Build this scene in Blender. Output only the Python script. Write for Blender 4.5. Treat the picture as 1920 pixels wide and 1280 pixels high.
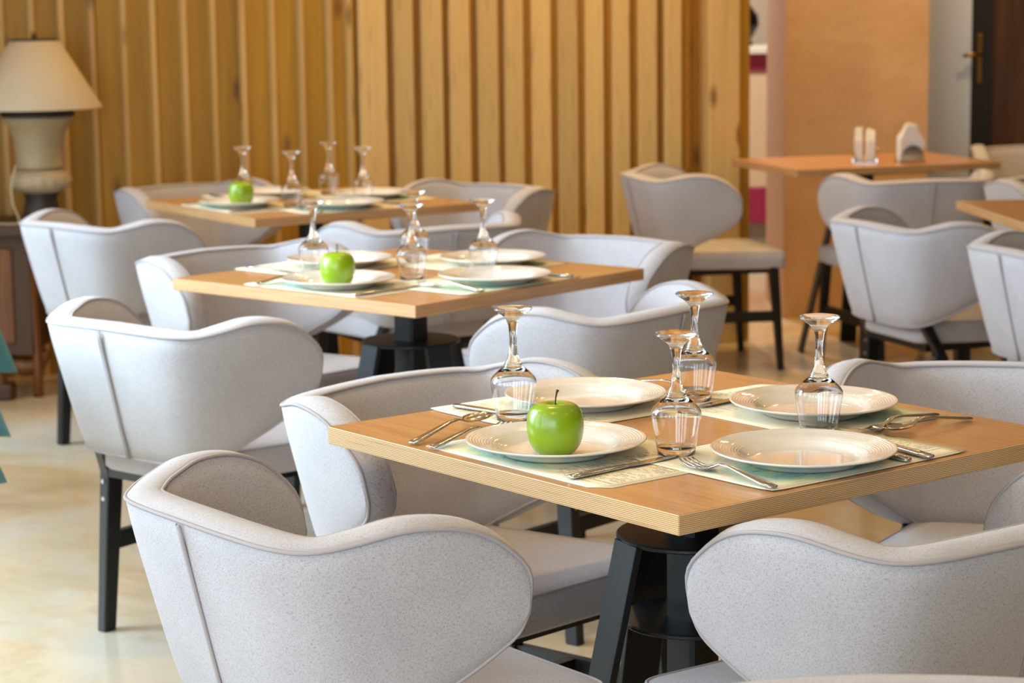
import bpy, bmesh, math, random
from math import sin, cos, pi, radians, sqrt
from mathutils import Vector, Matrix

for o in list(bpy.data.objects):
    bpy.data.objects.remove(o)
SC = bpy.context.scene
COL = SC.collection
random.seed(7)

# ------------------------------------------------------------------ camera
CAM_H, PITCH, ROLL, FPX = 1.411, 0.1547, -0.0129, 4185.7
cd = bpy.data.cameras.new('camera')
camera = bpy.data.objects.new('camera', cd)
COL.objects.link(camera)
cd.sensor_width = 36.0
cd.lens = FPX / 1920 * 36.0
_fw = Vector((0, cos(PITCH), -sin(PITCH)))
_rt = Vector((1, 0, 0))
_up = _rt.cross(_fw)
_r = cos(ROLL) * _rt + sin(ROLL) * _up
_u = -sin(ROLL) * _rt + cos(ROLL) * _up
camera.matrix_world = Matrix(((_r.x, _u.x, -_fw.x, 0), (_r.y, _u.y, -_fw.y, 0),
                              (_r.z, _u.z, -_fw.z, CAM_H), (0, 0, 0, 1)))
cd.clip_start = 0.05
cd.dof.use_dof = True
cd.dof.focus_distance = 3.1
cd.dof.aperture_fstop = 7.5
SC.camera = camera

# ------------------------------------------------------------------ light
SC.view_settings.view_transform = 'Standard'
SC.view_settings.look = 'None'
SC.view_settings.exposure = -0.36
SC.view_settings.gamma = 1.0
SC.view_settings.use_curve_mapping = False
SC.cycles.use_denoising = True
SC.cycles.max_bounces = 16
SC.cycles.diffuse_bounces = 4
SC.cycles.glossy_bounces = 5
SC.cycles.transmission_bounces = 16
SC.cycles.transparent_max_bounces = 8
SC.cycles.caustics_refractive = True
SC.cycles.caustics_reflective = False
SC.cycles.sample_clamp_indirect = 6.0
SC.cycles.blur_glossy = 0.5

W = bpy.data.worlds.new('sky')
SC.world = W
W.use_nodes = True
bg = W.node_tree.nodes['Background']
bg.inputs['Color'].default_value = (0.72, 0.86, 1.0, 1)
bg.inputs['Strength'].default_value = 1.7


def area(name, loc, rot, sx, sy, power, color):
    d = bpy.data.lights.new(name, 'AREA')
    d.shape = 'RECTANGLE'
    d.size, d.size_y, d.energy, d.color = sx, sy, power, color
    o = bpy.data.objects.new(name, d)
    o.location, o.rotation_euler = loc, rot
    COL.objects.link(o)
    return o


DAY = (0.65, 0.85, 1.0)
WARM = (1.0, 0.635, 0.235)
# daylight entering by the tall panes of the window wall on the left (x = -2.8)
for y, p in ((-1.2, 84), (0.7, 44), (2.6, 38), (4.5, 122), (6.4, 48)):
    a_ = area('window_daylight', (-2.78, y, 1.45), (0, radians(-90 if y < 4 else -54), 0), 2.3, 1.25, p, DAY)
    if y > 4:
        a_.data.spread = radians(104)      # beam narrowed to keep this light off the plank wall
# daylight by the two panes of the wall behind the camera
for x in (-2.0, -0.4):
    area('window_daylight', (x, -3.06, 1.5), (radians(90), 0, 0), 1.2, 2.2, 76, DAY)
# warm ceiling lamps; the right rear ones are added to brighten that end
for x, y, p in ((-1.9, 1.6, 11), (-.1, 1.7, 12), (2.1, 1.6, 9), (-1.9, 4.0, 11), (-.1, 4.1, 15), (2.1, 4.0, 4),
                (-1.9, 6.4, 4), (-.1, 6.5, 9), (-.9, 7.7, 8), (.2, 8.2, 22), (.95, 8.5, 14), (1.6, 9.1, 17),
                (2.4, 9.5, 17), (.75, 11.1, 80)):
    d = bpy.data.lights.new('ceiling_lamp_light', 'AREA')
    d.shape, d.size, d.energy, d.color = 'DISK', 0.13, p, WARM
    d.spread = radians(150)
    o = bpy.data.objects.new('ceiling_lamp_light', d)
    o.location = (x, y, 2.86)
    if y > 10:
        d.color = (1.0, .90, .78)      # whiter lamp added to brighten the room beyond
    COL.objects.link(o)


# ------------------------------------------------------------------ helpers
def lin(c):
    return tuple((v / 12.92 if v <= .04045 else ((v + .055) / 1.055) ** 2.4) for v in (x / 255 for x in c)) + (1,)


def mat(name, col=(200, 200, 200), rough=.6, metal=0, spec=.5, **kw):
    m = bpy.data.materials.new(name)
    m.use_nodes = True
    b = m.node_tree.nodes['Principled BSDF']
    b.inputs['Base Color'].default_value = lin(col)
    b.inputs['Roughness'].default_value = rough
    b.inputs['Metallic'].default_value = metal
    b.inputs['Specular IOR Level'].default_value = spec
    for k, v in kw.items():
        b.inputs[k.replace('_', ' ')].default_value = v
    return m


class N:
    """small node-graph helper"""
    def __init__(s, m):
        s.t = m.node_tree
        s.b = s.t.nodes['Principled BSDF']

    def new(s, kind, **kw):
        n = s.t.nodes.new('ShaderNode' + kind)
        for k, v in kw.items():
            setattr(n, k, v)
        return n

    def link(s, a, b):
        s.t.links.new(a, b)

    def coords(s, out='Object', scale=(1, 1, 1), rot=(0, 0, 0), loc=(0, 0, 0)):
        c = s.new('TexCoord')
        m = s.new('Mapping')
        m.inputs['Scale'].default_value = scale
        m.inputs['Rotation'].default_value = rot
        m.inputs['Location'].default_value = loc
        s.link(c.outputs[out], m.inputs['Vector'])
        return m.outputs['Vector']

    def noise(s, vec, scale=5, detail=4, rough=.5, dist=0):
        n = s.new('TexNoise')
        n.inputs['Scale'].default_value = scale
        n.inputs['Detail'].default_value = detail
        n.inputs['Roughness'].default_value = rough
        n.inputs['Distortion'].default_value = dist
        s.link(vec, n.inputs['Vector'])
        return n.outputs['Fac']

    def ramp(s, fac, stops, interp='LINEAR'):
        r = s.new('ValToRGB')
        r.color_ramp.interpolation = interp
        e = r.color_ramp.elements
        while len(e) < len(stops):
            e.new(.5)
        for x, (p, c) in zip(e, stops):
            x.position = p
            x.color = lin(c) if max(c) > 1.01 or len(c) == 3 and c != (0, 0, 0) and c != (1, 1, 1) else tuple(c) + (1,)
        s.link(fac, r.inputs['Fac'])
        return r.outputs['Color']

    def mix(s, a, b, fac, mode='MIX'):
        m = s.new('Mix', data_type='RGBA', blend_type=mode)
        for sock, v in ((m.inputs[0], fac), (m.inputs[6], a), (m.inputs[7], b)):
            if hasattr(v, 'is_linked') or hasattr(v, 'links'):
                s.link(v, sock)
            elif isinstance(v, (int, float)):
                sock.default_value = v
            else:
                sock.default_value = lin(v)
        return m.outputs[2]

    def math(s, op, a, b=0.0, c=None):
        m = s.new('Math', operation=op)
        for i, v in enumerate((a, b) if c is None else (a, b, c)):
            if isinstance(v, (int, float)):
                m.inputs[i].default_value = v
            else:
                s.link(v, m.inputs[i])
        return m.outputs[0]

    def bump(s, h, strength=.3, dist=.002):
        b = s.new('Bump')
        b.inputs['Strength'].default_value = strength
        b.inputs['Distance'].default_value = dist
        s.link(h, b.inputs['Height'])
        s.link(b.outputs['Normal'], s.b.inputs['Normal'])

    def color(s, c):
        s.link(c, s.b.inputs['Base Color'])


# ------------------------------------------------------------------ materials
def fabric_mat():
    m = mat('woven_linen_fabric', (176, 172, 172), .92, spec=.2)
    n = N(m)
    n.b.inputs['Sheen Weight'].default_value = .25
    n.b.inputs['Sheen Roughness'].default_value = .6
    a = n.noise(n.coords('UV', (1300, 190, 1)), 1, 2, .55)
    b = n.noise(n.coords('UV', (190, 1300, 1), loc=(3, 7, 0)), 1, 2, .55)
    fine = n.noise(n.coords('UV', (1100, 1100, 1)), 1, 2, .7)
    cloud = n.noise(n.coords('UV', (9, 9, 1)), 1, 3, .5)
    base = n.ramp(cloud, [(.3, (188, 185, 191)), (.7, (198, 195, 201))])
    ta = n.ramp(a, [(.33, (1, 1, 1)), (.44, (0, 0, 0))])
    tb = n.ramp(b, [(.33, (1, 1, 1)), (.44, (0, 0, 0))])
    th = n.math('MAXIMUM', ta, tb)
    c = n.mix(base, (104, 98, 104), n.math('MULTIPLY', th, .66))
    c = n.mix(c, (120, 112, 114), n.math('MULTIPLY', n.ramp(fine, [(.35, (1, 1, 1)), (.6, (0, 0, 0))]), .42))
    n.color(c)
    n.bump(n.math('ADD', n.math('MULTIPLY', th, -.5), fine), .35, .0006)
    return m


FAB = fabric_mat()
PIPE = mat('piping_fabric', (166, 160, 163), .9, spec=.2)
BLACK = mat('black_painted_wood', (9, 10, 12), .42)
BLACKM = mat('black_powder_coated_steel', (9, 11, 14), .45)
STEEL = mat('stainless_steel', (196, 194, 190), .16, 1)
BOLT = mat('bolt_steel', (190, 192, 196), .3, 1)
CHINA = mat('glazed_porcelain', (226, 222, 216), .12, Coat_Weight=.6, Coat_Roughness=.05)
nc = N(CHINA)
_c = nc.new('TexCoord'); _s = nc.new('SeparateXYZ'); nc.link(_c.outputs['Object'], _s.inputs[0])
_rad = nc.math('SQRT', nc.math('ADD', nc.math('MULTIPLY', _s.outputs[0], _s.outputs[0]), nc.math('MULTIPLY', _s.outputs[1], _s.outputs[1])))
_msk = nc.math('GREATER_THAN', _rad, .090)
_wob = nc.noise(nc.coords('Object', (1, 1, 1)), 9, 2)
nc.bump(nc.math('MULTIPLY', nc.math('SINE', nc.math('MULTIPLY', nc.math('ADD', _rad, nc.math('MULTIPLY', _wob, .006)), 1500)), _msk), .35, .0006)
GLASS = mat('clear_glass', (255, 255, 255), 0, Transmission_Weight=1.0, IOR=1.43)
APPLE = mat('green_apple_skin', (120, 162, 0), .3, Coat_Weight=.45, Coat_Roughness=.2)
na = N(APPLE)
na.color(na.ramp(na.noise(na.coords('Object', (1, 1, 1)), 14, 3), [(.3, (118, 150, 0)), (.7, (138, 166, 0))]))
STEM = mat('apple_stem_brown', (60, 44, 24), .7)


def wood_top():
    m = mat('beech_veneer', (200, 150, 100), .3, Coat_Weight=.25, Coat_Roughness=.2)
    n = N(m)
    g = n.noise(n.coords('Object', (34, 1.6, 1)), 3, 6, .6, .4)
    f = n.noise(n.coords('Object', (260, 5, 1)), 2, 3, .6)
    c = n.ramp(g, [(.25, (164, 114, 70)), (.5, (184, 134, 88)), (.75, (196, 148, 100))])
    c = n.mix(c, (150, 96, 48), n.math('MULTIPLY', n.ramp(f, [(.32, (1, 1, 1)), (.5, (0, 0, 0))]), .25))
    n.color(c)
    return m


def ply_edge():
    m = mat('plywood_edge', (200, 160, 110), .55)
    n = N(m)
    c = n.new('TexCoord'); s = n.new('SeparateXYZ'); n.link(c.outputs['Object'], s.inputs[0])
    wob = n.noise(n.coords('Object', (9, 9, 60)), 1, 3)
    z = n.math('ADD', n.math('MULTIPLY', s.outputs[2], 400), n.math('MULTIPLY', wob, .35))
    saw = n.math('FRACT', z)
    stripe = n.ramp(saw, [(.0, (176, 132, 84)), (.44, (158, 114, 68)), (.6, (226, 200, 154)), (.85, (220, 190, 142)), (1.0, (176, 132, 84))])
    dark = n.noise(n.coords('Object', (5, 5, 420)), 1, 2)
    stripe = n.mix(stripe, (130, 84, 42), n.math('MULTIPLY', n.ramp(dark, [(.60, (0, 0, 0)), (.72, (1, 1, 1))]), .5))
    n.color(stripe)
    return m


WTOP, PLY = wood_top(), ply_edge()
BEECH = mat('beech_edge_band', (214, 172, 118), .45)
nb = N(BEECH)
nb.color(nb.ramp(nb.noise(nb.coords('Object', (3, 3, 90)), 2, 4), [(.3, (168, 124, 80)), (.7, (188, 146, 100))]))


def pine(name, cols, seedloc):
    m = mat(name, cols[0], .5)
    n = N(m)
    i = n.new('ObjectInfo')
    cc = n.new('TexCoord')
    ad = n.new('VectorMath', operation='ADD')
    sc_ = n.new('VectorMath', operation='SCALE')
    cmb = n.new('CombineXYZ')
    n.link(i.outputs['Random'], cmb.inputs[0]); n.link(i.outputs['Random'], cmb.inputs[2])
    n.link(cmb.outputs[0], sc_.inputs[0]); sc_.inputs['Scale'].default_value = 37.0
    n.link(cc.outputs['Object'], ad.inputs[0]); n.link(sc_.outputs[0], ad.inputs[1])
    mp = n.new('Mapping'); mp.inputs['Scale'].default_value = (26, 26, 1.3)
    n.link(ad.outputs[0], mp.inputs['Vector'])
    g = n.noise(mp.outputs['Vector'], 1, 5, .55, .6)
    c = n.ramp(g, [(.25, cols[0]), (.5, cols[1]), (.8, cols[2])])
    # knots
    mk = n.new('Mapping'); mk.inputs['Scale'].default_value = (9, 9, 3.2)
    n.link(ad.outputs[0], mk.inputs['Vector'])
    v = n.new('TexVoronoi'); v.inputs['Scale'].default_value = 1.0
    n.link(mk.outputs['Vector'], v.inputs['Vector'])
    k = n.ramp(v.outputs['Distance'], [(.07, (1, 1, 1)), (.2, (0, 0, 0))])
    c = n.mix(c, (98, 52, 18), n.math('MULTIPLY', k, .75))
    # each board has its own tone
    c = n.mix(c, (255, 255, 255), 0.0)
    hv = n.new('HueSaturation')
    n.link(c, hv.inputs['Color'])
    n.link(n.math('MULTIPLY_ADD', i.outputs['Random'], .28, .86), hv.inputs['Value'])
    n.color(hv.outputs[0])
    n.bump(g, .15, .002)
    return m


PINE_L = pine('honey_pine_boards', ((152, 110, 18), (168, 124, 24), (182, 138, 36)), 0)
PINE_B = pine('window_lit_pine_batten', ((190, 152, 90), (202, 166, 104), (210, 176, 118)), 0)  # paler than the boards: window light on the battens put into the colour
PINE_S = pine('golden_pine_slats', ((196, 162, 100), (208, 174, 114), (216, 186, 130)), 0)
PINE_D = pine('shaded_pine_backing', ((158, 110, 26), (170, 120, 32), (180, 130, 38)), 0)  # shade and bounced light in the gaps put into this brown

FLOORM = mat('polished_cream_marble', (214, 200, 176), .16, spec=.5)
nf = N(FLOORM)
g1 = nf.noise(nf.coords('Object', (1, 1, 1), loc=(2, 1, 0)), 1.1, 5, .6, .8)
g2 = nf.noise(nf.coords('Object', (1, 1, 1)), 6, 6, .62, 1.4)
cf = nf.ramp(g1, [(.34, (204, 198, 184)), (.50, (208, 191, 162)), (.64, (196, 165, 122))])
cf = nf.mix(cf, (190, 160, 118), nf.math('MULTIPLY', nf.ramp(g2, [(.52, (0, 0, 0)), (.68, (1, 1, 1))]), .35))
nf.color(cf)
nf.link(nf.math('MULTIPLY_ADD', g2, .14, .10), nf.b.inputs['Roughness'])


# ------------------------------------------------------------------ mesh helpers
def mesh_obj(name, bm, m=None, parent=None, smooth=False, mats=None):
    me = bpy.data.meshes.new(name)
    bmesh.ops.recalc_face_normals(bm, faces=bm.faces)
    bm.to_mesh(me)
    bm.free()
    for x in (mats or [m]):
        me.materials.append(x)
    if smooth:
        for p in me.polygons:
            p.use_smooth = True
    o = bpy.data.objects.new(name, me)
    COL.objects.link(o)
    if parent:
        o.parent = parent
    return o


def box(bm, x0, x1, y0, y1, z0, z1, mx=None):
    vs = [bm.verts.new((x, y, z)) for x in (x0, x1) for y in (y0, y1) for z in (z0, z1)]
    if mx is not None:
        for v in vs:
            v.co = mx @ v.co
    for f in ((0, 1, 3, 2), (4, 6, 7, 5), (0, 4, 5, 1), (2, 3, 7, 6), (0, 2, 6, 4), (1, 5, 7, 3)):
        bm.faces.new([vs[i] for i in f])
    return vs


def bevel(bm, w, seg=1):
    bmesh.ops.bevel(bm, geom=bm.edges[:] + bm.verts[:], offset=w, segments=seg, affect='EDGES', profile=.5)


def beam(bm, p, q, w0, d0, w1=None, d1=None, side=None):
    """tapered bar from p to q; w along side vector, d across"""
    w1 = w0 if w1 is None else w1
    d1 = d0 if d1 is None else d1
    p, q = Vector(p), Vector(q)
    ax = (q - p).normalized()
    s = Vector(side) if side is not None else Vector((1, 0, 0))
    s = (s - ax * s.dot(ax)).normalized()
    t = ax.cross(s)
    r = []
    for c, w, d in ((p, w0, d0), (q, w1, d1)):
        r.append([bm.verts.new(c + s * (a * w / 2) + t * (b * d / 2)) for a, b in ((-1, -1), (1, -1), (1, 1), (-1, 1))])
    for i in range(4):
        j = (i + 1) % 4
        bm.faces.new((r[0][i], r[0][j], r[1][j], r[1][i]))
    bm.faces.new(r[0][::-1])
    bm.faces.new(r[1])


def lathe(bm, prof, seg=48, close=False, wob=None):
    rings = []
    for r, z in prof:
        if r < 1e-5:
            rings.append([bm.verts.new((0, 0, z))])
        else:
            ring = []
            for i in range(seg):
                a = 2 * pi * i / seg
                k = wob(a, z) if wob else 1
                ring.append(bm.verts.new((r * k * cos(a), r * k * sin(a), z)))
            rings.append(ring)
    prs = list(zip(rings, rings[1:]))
    if close:
        prs.append((rings[-1], rings[0]))
    for A, B in prs:
        for i in range(seg):
            j = (i + 1) % seg
            if len(A) == 1 and len(B) == 1:
                continue
            if len(A) == 1:
                bm.faces.new((A[0], B[i], B[j]))
            elif len(B) == 1:
                bm.faces.new((A[i], B[0], A[j]))
            else:
                bm.faces.new((A[i], B[i], B[j], A[j]))


def tube(bm, pts, r, seg=6, closed=False):
    n = len(pts)
    rings = []
    pts = [Vector(p) for p in pts]
    ref = Vector((0, 0, 1))
    for i, p in enumerate(pts):
        a = pts[(i - 1) % n] if closed or i > 0 else p
        b = pts[(i + 1) % n] if closed or i < n - 1 else p
        t = (b - a).normalized()
        if abs(t.dot(ref)) > .95:
            ref = Vector((1, 0, 0)) if abs(t.x) < .9 else Vector((0, 1, 0))
        s = (ref - t * ref.dot(t)).normalized()
        ref = s
        u = t.cross(s)
        rr = r[i] if isinstance(r, (list, tuple)) else r
        rings.append([bm.verts.new(p + (s * cos(2 * pi * k / seg) + u * sin(2 * pi * k / seg)) * rr) for k in range(seg)])
    m = n if closed else n - 1
    for i in range(m):
        A, B = rings[i], rings[(i + 1) % n]
        off = 0
        if closed and i == n - 1:
            off = min(range(seg), key=lambda o: (A[0].co - B[o].co).length)
        for k in range(seg):
            bm.faces.new((A[k], A[(k + 1) % seg], B[(k + 1 + off) % seg], B[(k + off) % seg]))
    if not closed:
        bm.faces.new(rings[0][::-1])
        bm.faces.new(rings[-1])


def catmull(P, t):
    """P list of tuples, t in 0..1"""
    n = len(P) - 1
    x = min(max(t, 0), 1) * n
    i = min(int(x), n - 1)
    u = x - i
    p0 = P[i - 1] if i > 0 else tuple(2 * a - b for a, b in zip(P[0], P[1]))
    p1, p2 = P[i], P[i + 1]
    p3 = P[i + 2] if i + 2 <= n else tuple(2 * a - b for a, b in zip(P[n], P[n - 1]))
    return tuple(.5 * (2 * b + (-a + c) * u + (2 * a - 5 * b + 4 * c - d) * u * u + (-a + 3 * b - 3 * c + d) * u ** 3)
                 for a, b, c, d in zip(p0, p1, p2, p3))


def thing(name, label, cat, loc=(0, 0, 0), rz=0, group=None):
    o = bpy.data.objects.new(name, None)
    COL.objects.link(o)
    o.empty_display_size = .1
    o.location = loc
    o.rotation_euler = (0, 0, rz)
    return tag(o, label, cat, group)


def tag(o, label, cat, group=None):
    o['label'] = label
    o['category'] = cat
    if group:
        o['group'] = group
    return o


def struct(o):
    o['kind'] = 'structure'
    return o


def copy_tree(o, parent=None):
    c = o.copy()
    COL.objects.link(c)
    if parent:
        c.parent = parent
    for ch in list(o.children):
        copy_tree(ch, c)
    return c


# ------------------------------------------------------------------ room shell
bm = bmesh.new(); box(bm, -3.0, 5.2, -3.3, 13.2, -.1, 0)
struct(mesh_obj('floor', bm, FLOORM))
CEIL = mat('white_ceiling_paint', (226, 216, 200), .8)
bm = bmesh.new(); box(bm, -3.0, 5.2, -3.3, 13.2, 2.9, 3.0)
struct(mesh_obj('ceiling', bm, CEIL))
CREAM = mat('cream_wall_paint', (214, 200, 182), .8)
WARMW = mat('dark_brown_wall_paint', (104, 78, 54), .8)  # unseen walls, darkened to keep the right side dim
# window wall on the left: sill, head, piers between tall openings
bm = bmesh.new()
box(bm, -3.0, -2.82, -3.3, 8.6, 0, .22)
box(bm, -3.0, -2.82, -3.3, 8.6, 2.7, 2.9)
ys = [-3.3, -1.85, -.55, .05, 1.35, 1.95, 3.25, 3.85, 5.15, 5.75, 7.05, 8.6]
for i in range(0, len(ys), 2):
    box(bm, -3.0, -2.82, ys[i], ys[i + 1], .22, 2.7)
struct(mesh_obj('wall_left', bm, CREAM))
bm = bmesh.new()
box(bm, -3.0, -2.6, -3.3, -3.12, 0, 2.9)
box(bm, -1.4, -1.0, -3.3, -3.12, 0, 2.9)
box(bm, .2, 5.2, -3.3, -3.12, 0, 2.9)
box(bm, -2.6, -1.4, -3.3, -3.12, 0, .35); box(bm, -2.6, -1.4, -3.3, -3.12, 2.65, 2.9)
box(bm, -1.0, .2, -3.3, -3.12, 0, .35); box(bm, -1.0, .2, -3.3, -3.12, 2.65, 2.9)
struct(mesh_obj('wall_front', bm, CREAM))
bm = bmesh.new(); box(bm, 5.0, 5.2, -3.12, 13.0, 0, 2.9)
struct(mesh_obj('wall_right', bm, WARMW))

# plank wall: plane through P0 along direction D (recedes to the right)
P0 = Vector((-1.9, 8.35, 0)); D = Vector((2.783, .65, 0)).normalized(); NRM = Vector((D.y, -D.x, 0))  # towards the room
YAW = math.atan2(D.y, D.x)


def on_wall(s, off=0):
    return P0 + D * s + NRM * off


wall = thing('wall_back', '', '', P0, YAW)
for k in ('label', 'category'):
    del wall[k]
struct(wall)
SL = (Vector((-.58, 8.658, 0)) - P0).dot(D)      # where the boards end and the slats begin
SE = (Vector((.70, 8.957, 0)) - P0).dot(D)
bm = bmesh.new(); box(bm, -1.02, SL, .05, .12, 0, 2.9)
mesh_obj('wall_backing', bm, PINE_D, wall)
# boards of the left part, with a chamfered batten over each joint
bm = bmesh.new(); box(bm, 0, .094, -.0, .05, 0, 2.9); bevel(bm, .003)
pl0 = mesh_obj('plank', bm, PINE_L, wall)
bm = bmesh.new()
w, d = .030, .018
prof = [(0, 0), (.006, -d * .75), (.012, -d), (w - .006, -d), (w, -d * .6), (w, 0)]
a = [bm.verts.new((x, y, 0)) for x, y in prof]; b = [bm.verts.new((x, y, 2.9)) for x, y in prof]
for i in range(len(prof)):
    j = (i + 1) % len(prof); bm.faces.new((a[i], a[j], b[j], b[i]))
bm.faces.new(a); bm.faces.new(b[::-1])
bt0 = mesh_obj('batten', bm, PINE_B, wall)
pitch_l = .1125
s0 = SL - pitch_l
k = 0
s = s0
while s > -.92:
    p = pl0 if k == 0 else pl0.copy(); q = bt0 if k == 0 else bt0.copy()
    if k:
        COL.objects.link(p); COL.objects.link(q)
    p.location = (s + .012, random.uniform(-.002, .002), 0)
    q.location = (s + pitch_l - .016 if k else s + pitch_l - .05, 0.0, 0)
    s -= pitch_l * random.uniform(.96, 1.04)
    k += 1
# proud slats of the right part
bm = bmesh.new(); box(bm, SL, SE + .03, .02, .1, 0, 2.9)
mesh_obj('wall_backing', bm, PINE_D, wall)
bm = bmesh.new(); box(bm, 0, 1, -.055, .02, 0, 2.9)
edges_px = [(670, 722), (735, 771), (786, 825), (837, 875), (889, 926), (938, 973), (988, 1023), (1037, 1073), (1087, 1120),
            (1136, 1167), (1184, 1218), (1232, 1262)]
sl0 = None
tot = 1270 - 670
for i, (x0, x1) in enumerate(edges_px):
    u0, u1 = (x0 - 670) / tot, (x1 - 670) / tot
    f = lambda u: SL + (SE - SL) * (u * 1.045 if u < 0 else u * (1 - .035 * (1 - u)))
    a0, a1 = f(u0), f(u1)
    if sl0 is None:
        bm.free(); bm = bmesh.new()
        A_ = [bm.verts.new((x_, y_, 0)) for x_, y_ in ((0, .02), (0, -.012), (.10, -.022), (.97, -.024), (1, -.018), (1, .02))]
        B_ = [bm.verts.new((v_.co.x, v_.co.y, 2.9)) for v_ in A_]
        for q_ in range(6):
            bm.faces.new((A_[q_], A_[(q_ + 1) % 6], B_[(q_ + 1) % 6], B_[q_]))
        bm.faces.new(A_); bm.faces.new(B_[::-1])
        sl0 = mesh_obj('slat', bm, PINE_S, wall); o = sl0
    else:
        o = sl0.copy(); COL.objects.link(o)
    o.location = (a0, random.uniform(-.004, .004), 0); o.scale = (a1 - a0, 1, 1)
# end post of the partition
bm = bmesh.new(); box(bm, SE + .085, SE + .215, -.06, .1, 0, 2.9); bevel(bm, .004)
mesh_obj('post', bm, PINE_S, wall)
bm = bmesh.new(); box(bm, SE + .222, SE + .266, -.03, .16, 0, 2.9); bevel(bm, .004)
mesh_obj('post', bm, PINE_L, wall)
bm = bmesh.new(); box(bm, SE + .03, SE + .24, .06, .14, 0, 2.9)
mesh_obj('wall_backing', bm, PINE_D, wall)

PEACH = mat('peach_plaster', (198, 140, 100), .75)
npch = N(PEACH)
npch.color(npch.ramp(npch.noise(npch.coords('Object', (1, 1, 1.6)), 3.2, 6, .6, .5), [(.3, (204, 162, 114)), (.7, (216, 176, 136))]))
npch.bump(npch.noise(npch.coords('Object', (1, 1, 1)), 18, 5), .3, .01)
PINKP = mat('shaded_pillar_plaster', (206, 168, 146), .8)  # pillar's left face: its pinkish shade is painted into the colour
bm = bmesh.new(); box(bm, 1.187, 1.795, 9.6, 10.22, 0, 2.9)
pil = struct(mesh_obj('wall_pillar', bm, PEACH))
bm = bmesh.new(); box(bm, 1.177, 1.187, 9.6, 10.24, 0, 2.9)
struct(mesh_obj('pillar_side_sheet_1', bm, PINKP))  # thin sheet added over the pillar to carry the shaded-side colour
WHITEW = mat('cool_white_wall_paint', (206, 222, 250), .8)
bm = bmesh.new(); box(bm, 1.80, 2.10, 10.2, 10.4, 0, 2.9)
struct(mesh_obj('wall_niche', bm, WHITEW))
DOORB = mat('dark_walnut_door', (74, 44, 18), .5)
nd = N(DOORB)
nd.color(nd.ramp(nd.noise(nd.coords('Object', (20, 20, 1)), 2, 5), [(.3, (62, 36, 12)), (.7, (84, 50, 22))]))
DARKF = mat('near_black_door_frame', (22, 14, 12), .5)
BRASS = mat('aged_brass', (160, 122, 60), .3, 1)
bm = bmesh.new(); box(bm, 2.10, 2.20, 10.22, 10.34, 0, 2.9)
dr = struct(mesh_obj('door_1', bm, DARKF))
bm = bmesh.new(); box(bm, 2.20, 3.05, 10.26, 10.32, 0, 2.9); 
mesh_obj('door_leaf', bm, DOORB, dr)
bm = bmesh.new(); box(bm, 2.128, 2.152, 10.205, 10.22, .98, 1.2); bevel(bm, .003)
hd = mesh_obj('handle_plate', bm, BRASS, dr)
bm = bmesh.new(); tube(bm, [(2.14, 10.22, 1.11), (2.14, 10.17, 1.11), (2.10, 10.165, 1.11), (2.055, 10.165, 1.105)], .008, 8)
mesh_obj('lever_handle', bm, BRASS, hd, True)
bm = bmesh.new(); box(bm, 3.05, 5.0, 10.2, 10.4, 0, 2.9)
struct(mesh_obj('wall_far_right', bm, WARMW))
bm = bmesh.new(); box(bm, -3.0, 5.0, 12.9, 13.1, 0, 2.9)
struct(mesh_obj('wall_far', bm, CREAM))
bm = bmesh.new(); box(bm, -3.0, -2.82, 8.6, 12.9, 0, 2.9)
struct(mesh_obj('wall_far_left', bm, CREAM))

# counter in the room beyond the partition
MAG = mat('magenta_laminate', (150, 28, 74), .45)
BEI = mat('beige_counter_front', (214, 190, 160), .6)
GREYP = mat('grey_plinth', (140, 128, 120), .6)
WHT = mat('white_ledge', (226, 222, 212), .5)
ct = thing('bar_counter', 'beige counter with magenta bands beyond the wooden partition', 'counter', (1.2, 12, 0))
for nm, m, z0, z1, ov in (('plinth', GREYP, 0, .17, -.02), ('band', MAG, .17, .36, .01), ('front_panel', BEI, .36, .985, 0),
                          ('band', MAG, .985, 1.075, .012), ('worktop', WHT, 1.075, 1.115, .05)):
    bm = bmesh.new(); box(bm, -.5, .5, -ov, .5, z0, z1); bevel(bm, .004)
    mesh_obj(nm, bm, m, ct)
bm = bmesh.new()
lathe(bm, [(0, 0), (.05, 0), (.055, .01), (.04, .03), (.06, .06), (.085, .11), (.08, .16), (.05, .2), (.03, .23), (.035, .25), (0, .25)], 24)
v = mesh_obj('vase', bm, mat('black_glazed_ceramic', (16, 16, 16), .3), None, True)
v.location = (1.268, 12.15, 1.1155)
tag(v, 'round black vase standing on the counter beyond the partition', 'vase')

# ------------------------------------------------------------------ chair
PLAN = [(0, -.268), (.105, -.263), (.190, -.248), (.243, -.208), (.274, -.145), (.296, -.070), (.310, .000), (.319, .050), (.324, .098)]
PLAN = [(x * 1.035, y) for x, y in PLAN]
_arc = [0]
_N = 120
_pl = [catmull(PLAN, i / _N) for i in range(_N + 1)]
for i in range(_N):
    _arc.append(_arc[-1] + math.dist(_pl[i], _pl[i + 1]))
ARC = _arc[-1]


def plan_at(a):
    """outer plan point at top level for arc length a (signed)"""
    s = abs(a)
    i = 0
    while i < _N - 1 and _arc[i + 1] < s:
        i += 1
    u = (s - _arc[i]) / (_arc[i + 1] - _arc[i])
    x = _pl[i][0] + (_pl[i + 1][0] - _pl[i][0]) * u
    y = _pl[i][1] + (_pl[i + 1][1] - _pl[i][1]) * u
    return (x if a >= 0 else -x, y)


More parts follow.
